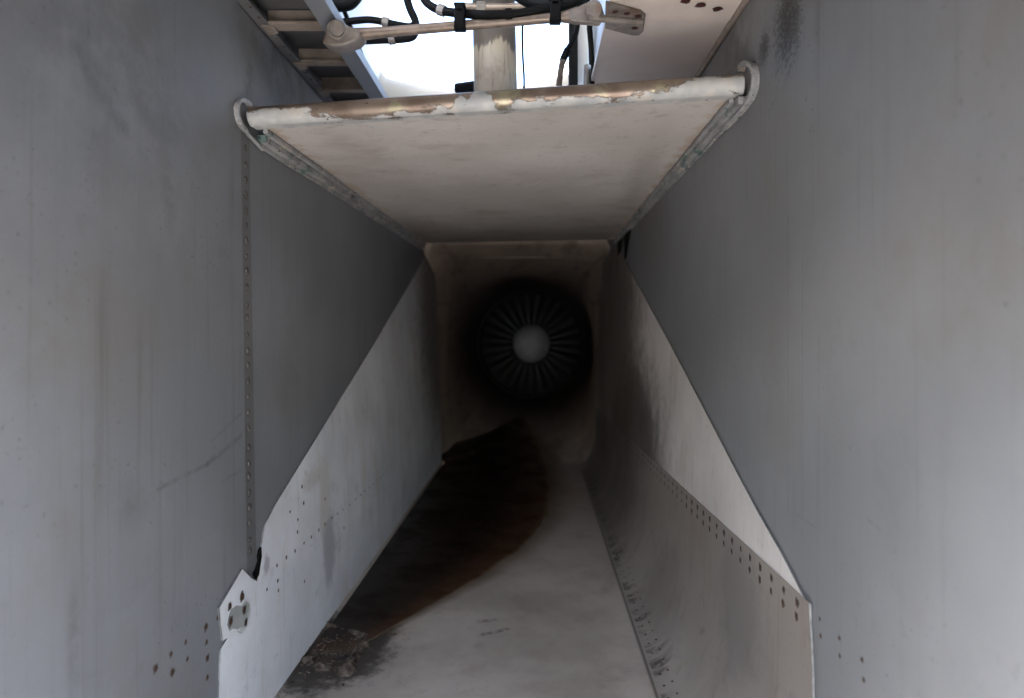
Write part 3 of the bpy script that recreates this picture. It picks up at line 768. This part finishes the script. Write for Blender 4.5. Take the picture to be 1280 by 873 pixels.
for i, y in enumerate(rib_y):
    x0, x1 = XL + .012, xb - .006
    hgt = .018 if i != 1 else .020
    obj('rib', join(box(W((x0 + x1) / 2, y, ZTOP + .004), (x1 - x0, .020 if i != 1 else .028, .006)), box(W((x0 + x1) / 2, y + .008, ZTOP + .020), (x1 - x0, .004, .03))), M_rib, LG, bevel=.001)
    obj('gusset', prism([W(x0 - .002, y - .016, ZTOP - .0005), W(x0 + .018, y - .010, ZTOP - .0005), W(x0 + .018, y + .012, ZTOP - .0005), W(x0 - .002, y + .022, ZTOP - .0005)], (0, 0, -.003)), M_rib, LG)
for i in range(len(rib_y) - 1):
    y0, y1 = rib_y[i], rib_y[i + 1]
    obj('bay_panel', box(W((XL + xb) / 2, (y0 + y1) / 2, ZTOP + .040), (xb - XL + .016, y1 - y0 - .0002, .005)), M_recess, LG)
    for k in range(3):
        rivet(RV_small, W(XL + .016, y0 + .04 + k * .036, ZTOP), (0, 0, -1), LG, 1.1)
obj('bay_panel', box(W((XL + xb) / 2, .98, ZTOP + .012), (xb - XL + .02, .135, .006)), M_ledge, LG)

PL = thing('roof_plate', W(.24, 1.3, ZTOP), 'warm grey roof plate with a row of red brown rivets by the sooty wall', 'roof plate')
s0, s1 = onZ(800, -6, ZTOP), onZ(917, 25, ZTOP)
xi = .128
obj('plate', prism([W(xi, 1.02, ZTOP), W(XR - .002, 1.02, ZTOP), W(XR - .002, 2.2, ZTOP), W(xi, 2.2, ZTOP)], (0, 0, .010)), M_roof, PL)
dv = (s1 - s0).normalized(); pv = Vector((dv.y, -dv.x, 0))
if pv.y > 0: pv = -pv
obj('doubler_strip', prism([s0 - dv * .05 + Vector((0, 0, -.0005)), s1 + dv * .006 + Vector((0, 0, -.0005)), s1 + dv * .006 + pv * .10 + Vector((0, 0, -.0005)), s0 - dv * .05 + pv * .10 + Vector((0, 0, -.0005))], (0, 0, -.002)), M_roof, PL)
for px, py in ((833, -5), (857, 1), (876, 6), (897, 11)):
    rivet(RV_big, onZ(px, py, ZTOP - .0025), (0, 0, -1), PL, 1.25)
obj('wall_bead', tube([W(XR - .004, 1.02, ZTOP - .002), W(XR - .004, 2.2, ZTOP - .002)], .006, 8), M_rib, PL, smooth=True)

# ------------------------------------------------------------------ link rod across the opening
LR = thing('link_rod', atD(425, 42, 1.19), 'dull metal link rod crossing the bright opening, forked and bolted at its ends', 'rod')
a, b = atD(428, 45, 1.19), atD(722, 20, 1.165)
ab = b - a
rad = []
pp = []
for t in steps(0, 1, 40):
    pp.append(a + ab * t)
    e = 0.0085
    if t < .22: e = .0085 + .0035 * ((.22 - t) / .22) ** 1.3
    if t > .93: e = .0085 + .006 * ((t - .93) / .07)
    rad.append(e)
obj('shaft', tube(pp, rad, 16), M_rod, LR, smooth=True)
c0 = atD(421, 38, 1.175)
obj('clevis', prism([atD(px, py, 1.165) for px, py in ((408, 33), (416, 28), (432, 31), (446, 36), (452, 44), (444, 52), (430, 57), (414, 58), (402, 54))], (0, .045, .006)), M_clevis, LR, bevel=.004)
obj('bolt', join(tube([atD(421, 35, 1.145), atD(421, 39, 1.17)], .0125, 12), tube([atD(421, 37, 1.16), atD(421, 39, 1.172)], .0165, 20)), M_clevis, LR, bevel=.001)
for (px, py) in ((575, 23), (694, 14)):
    d = 1.17
    obj('clamp', join(box(atD(px, py + 2, d - .004), (.018, .026, .030)), box(atD(px, py - 9, d - .006), (.014, .022, .014)), box(atD(px, py + 13, d - .004), (.020, .024, .004)), box(atD(px, py - 15, d - .004), (.020, .024, .004))), M_black, LR, bevel=.002)
obj('fork', join(prism([atD(px, py, 1.150) for px, py in ((712, 14), (735, 2), (752, 4), (756, 20), (750, 30), (728, 28), (712, 26))], (0, .02, .004)),
                 tube([atD(742, 12, 1.135), atD(742, 14, 1.17)], .015, 14)), M_clevis, LR, bevel=.003)
bk = [onZ(px, py, ZTOP - .001) for px, py in ((757, 0), (801, 12), (807, 17), (804, 36), (799, 41), (790, 41), (756, 32))]
BR = obj('bracket', prism(bk, (0, 0, -.006)), M_clevis, LR, bevel=.0015)
obj('bracket_flange', tube([onZ(735, 22, ZTOP - .010), onZ(803, 28, ZTOP - .010)], .0062, 10), M_clevis, LR, smooth=True)
for px, py in ((769, 14.5), (783.5, 17), (797.5, 20), (793.5, 35)):
    rivet(RV_big, onZ(px, py, ZTOP - .0068), (0, 0, -1), LR, 1.0)

# ------------------------------------------------------------------ upright strut behind the ramp tube
ST = thing('actuator_strut', atD(618, 112, 1.42), 'thick upright strut, dark above and beige below, standing behind the peeling tube', 'strut')
bot, top = W(-.072, 1.42, .44), W(-.088, 1.46, 1.05)
def strut_path(): return [bot.lerp(top, t) for t in steps(0, 1, 30)]
obj('strut_body', tube(strut_path(), .0455, 28), M_strut, ST, smooth=True)
obj('strut_collar', tube([bot.lerp(top, .47), bot.lerp(top, .56)], .050, 28), simple('dark_collar', (0.04, 0.04, 0.042), .5, .2), ST, smooth=False, bevel=.002)
obj('foot_stub', tube([atD(571, 111, 1.52), atD(594, 108, 1.5)], [.012, .012], 12), M_black, ST)

# ------------------------------------------------------------------ pipes, hoses and cables
def hose(name, pts, r, mat, label, cat, group=None, k=8):
    o = obj(name, tube(smooth_path(pts, k), r, 10), mat, None, smooth=True); tag(o, label, cat, group); return o
hose('hose', [atD(388, 0, 1.24), atD(410, 5, 1.25), atD(436, 3, 1.26), atD(447, -10, 1.27)], .014, M_black, 'thickest black hose, sagging at the picture top above the rod bolt', 'hose')
hose('hose', [atD(506, -12, 1.30), atD(512, 10, 1.29), atD(519, 26, 1.28), atD(519, 40, 1.28), atD(510, 48, 1.28), atD(470, 50, 1.27), atD(438, 51, 1.25), atD(425, 50, 1.24)], .0075, M_black, 'black hose dropping from above and looping under the link rod', 'hose')
hose('hose', [atD(408, 30, 1.25), atD(436, 27, 1.26), atD(462, 25, 1.27), atD(486, 29, 1.27), atD(508, 33, 1.27), atD(520, 33, 1.27)], .0062, M_black, 'black hose running level just above the bolted end of the link rod', 'hose')
hose('hose', [atD(526, -8, 1.22), atD(535, 5, 1.21), atD(550, 13, 1.20), atD(575, 17, 1.18), atD(610, 19, 1.165), atD(650, 17, 1.165), atD(685, 10, 1.165), atD(720, 2, 1.17), atD(740, -10, 1.18)], .0075, M_black, 'black hose strapped along the link rod by two clamps', 'hose')
hose('hose', [atD(640, -12, 1.22), atD(668, 3, 1.21), atD(700, 6, 1.20), atD(735, -4, 1.20)], .013, M_black, 'thick black hose curving at the picture top right of the strut', 'hose')
hose('pipe', [atD(572, 8, 1.30), atD(610, 9, 1.30), atD(660, 8, 1.30), atD(700, 4, 1.30)], .0065, M_rod, 'thin brown metal pipe crossing in front of the strut above the rod', 'pipe')
hose('wire', [atD(656, 28, 1.24), atD(653, 36, 1.25), atD(653.5, 70, 1.30), atD(655, 96, 1.33), atD(655, 116, 1.35)], .0022, M_black, 'single thin dark wire hanging just right of the strut', 'wire')
hose('cable', [atD(723, 24, 1.25), atD(719, 45, 1.26), atD(708, 64, 1.27), atD(704, 76, 1.28)], .0048, M_black, 'dark cable bending down from the fork of the link rod', 'cable')
hose('cable', [atD(704, 74, 1.275), atD(701, 88, 1.285), atD(698, 112, 1.30)], .0058, M_rib, 'frayed buff cable end below the dark bending cable', 'cable')

def collar(parent, a, b, rad, mat, n=12):
    return obj('collar', tube([a, b], rad, n), mat, parent, bevel=.0008)
hs = [o for o in COL.objects if o.name.split('.')[0] in ('hose', 'pipe', 'cable') and o.parent is None]
collar(hs[1], atD(518, 30, 1.28), atD(519, 38, 1.28), .0105, M_black)
collar(hs[1], atD(486, 49.5, 1.275), atD(494, 49, 1.275), .0100, M_clevis)
collar(hs[2], atD(478, 27.5, 1.27), atD(486, 29, 1.27), .0088, M_clevis)
collar(hs[3], atD(548, 12, 1.20), atD(556, 14.5, 1.197), .0100, M_clevis)
collar(hs[3], atD(632, 18.5, 1.165), atD(640, 18, 1.165), .0098, M_black)
for o in hs:
    if o.name.startswith('pipe'):
        collar(o, atD(596, 9, 1.30), atD(607, 9, 1.30), .0105, M_clevis, 6); collar(o, atD(668, 7.4, 1.30), atD(676, 6.8, 1.30), .0105, M_clevis, 6)
    if o.name == 'cable': collar(o, atD(710, 61, 1.268), atD(703, 77, 1.28), .0068, M_black)
# ------------------------------------------------------------------ posts at the right of the opening
def post(name, pts, r, mat, label, flat=None):
    o = obj(name, tube(pts, r, 12, flat=flat), mat, None, smooth=not flat); tag(o, label, 'post', 'posts beside the roof plate'); return o
post('post', [W(.092, 1.50, .44), W(.092, 1.50, .95)], 0, M_black, 'flat black post between the cables and the white post', (.016, .02))
post('post', [W(.112, 1.53, .44), W(.112, 1.53, .95)], 0, M_whitebar, 'bluish white flat post right of the black post', (.017, .03))
post('post', [atD(740, 112, 1.46), atD(739, 60, 1.44), atD(737, 35, 1.42), atD(738, 20, 1.40)], .006, M_black, 'thin dark round post against the roof plate edge')
post('post', [atD(733, 118, 1.40), atD(734, 82, 1.40)], .007, M_clevis, 'short dull metal post stub in front of the white post')

# ------------------------------------------------------------------ skin around the opening
US = thing('upper_side_skin', W(-.43, 1.6, .60), 'pale bluish skin panel rising left of the bright opening with a black seal', 'skin panel')
obj('skin', prism([W(-.420, 1.02, .59), W(-.420, 2.0, .59), W(-.405, 2.0, 1.05), W(-.405, 1.02, 1.05)], (-.01, 0, 0)), M_pale, US)
obj('seal_strip', tube([W(-.400, 1.30, .76), W(-.402, 1.45, .711), W(-.404, 1.80, .643), W(-.404, 1.95, .62)], .0055, 8), M_black, US, smooth=True)
FA = thing('curved_fairing', W(-.15, 1.85, .45), 'beige curved fairing lip below the bright opening, behind the strut', 'fairing')
tops = [(462, 60), (470, 78), (480, 92), (500, 97), (530, 103), (560, 106), (600, 107.5), (640, 106), (660, 101), (680, 92), (700, 81), (712, 72), (722, 58)]
G = []
for px, py in tops:
    p = atD(px, py, 1.86); row = []
    for t in steps(0, 1, 8):
        row.append(Vector((p.x, p.y + .05 * math.sin(t * math.pi / 2) * -1 + .03, p.z - (p.z - CZ - .43) * (1 - math.cos(t * math.pi / 2)) * 1.0)))
    G.append(row)
obj('fairing_skin', sheet(G, (0, .012, -.004)), M_beige, FA, smooth=True)
RS = thing('upper_side_skin', W(.14, 1.6, .58), 'white upper skin wall standing above the inner edge of the roof plate', 'skin panel')
obj('skin', box(W(.140, 1.55, 1.03), (.012, 1.30, .90)), M_pale, RS)
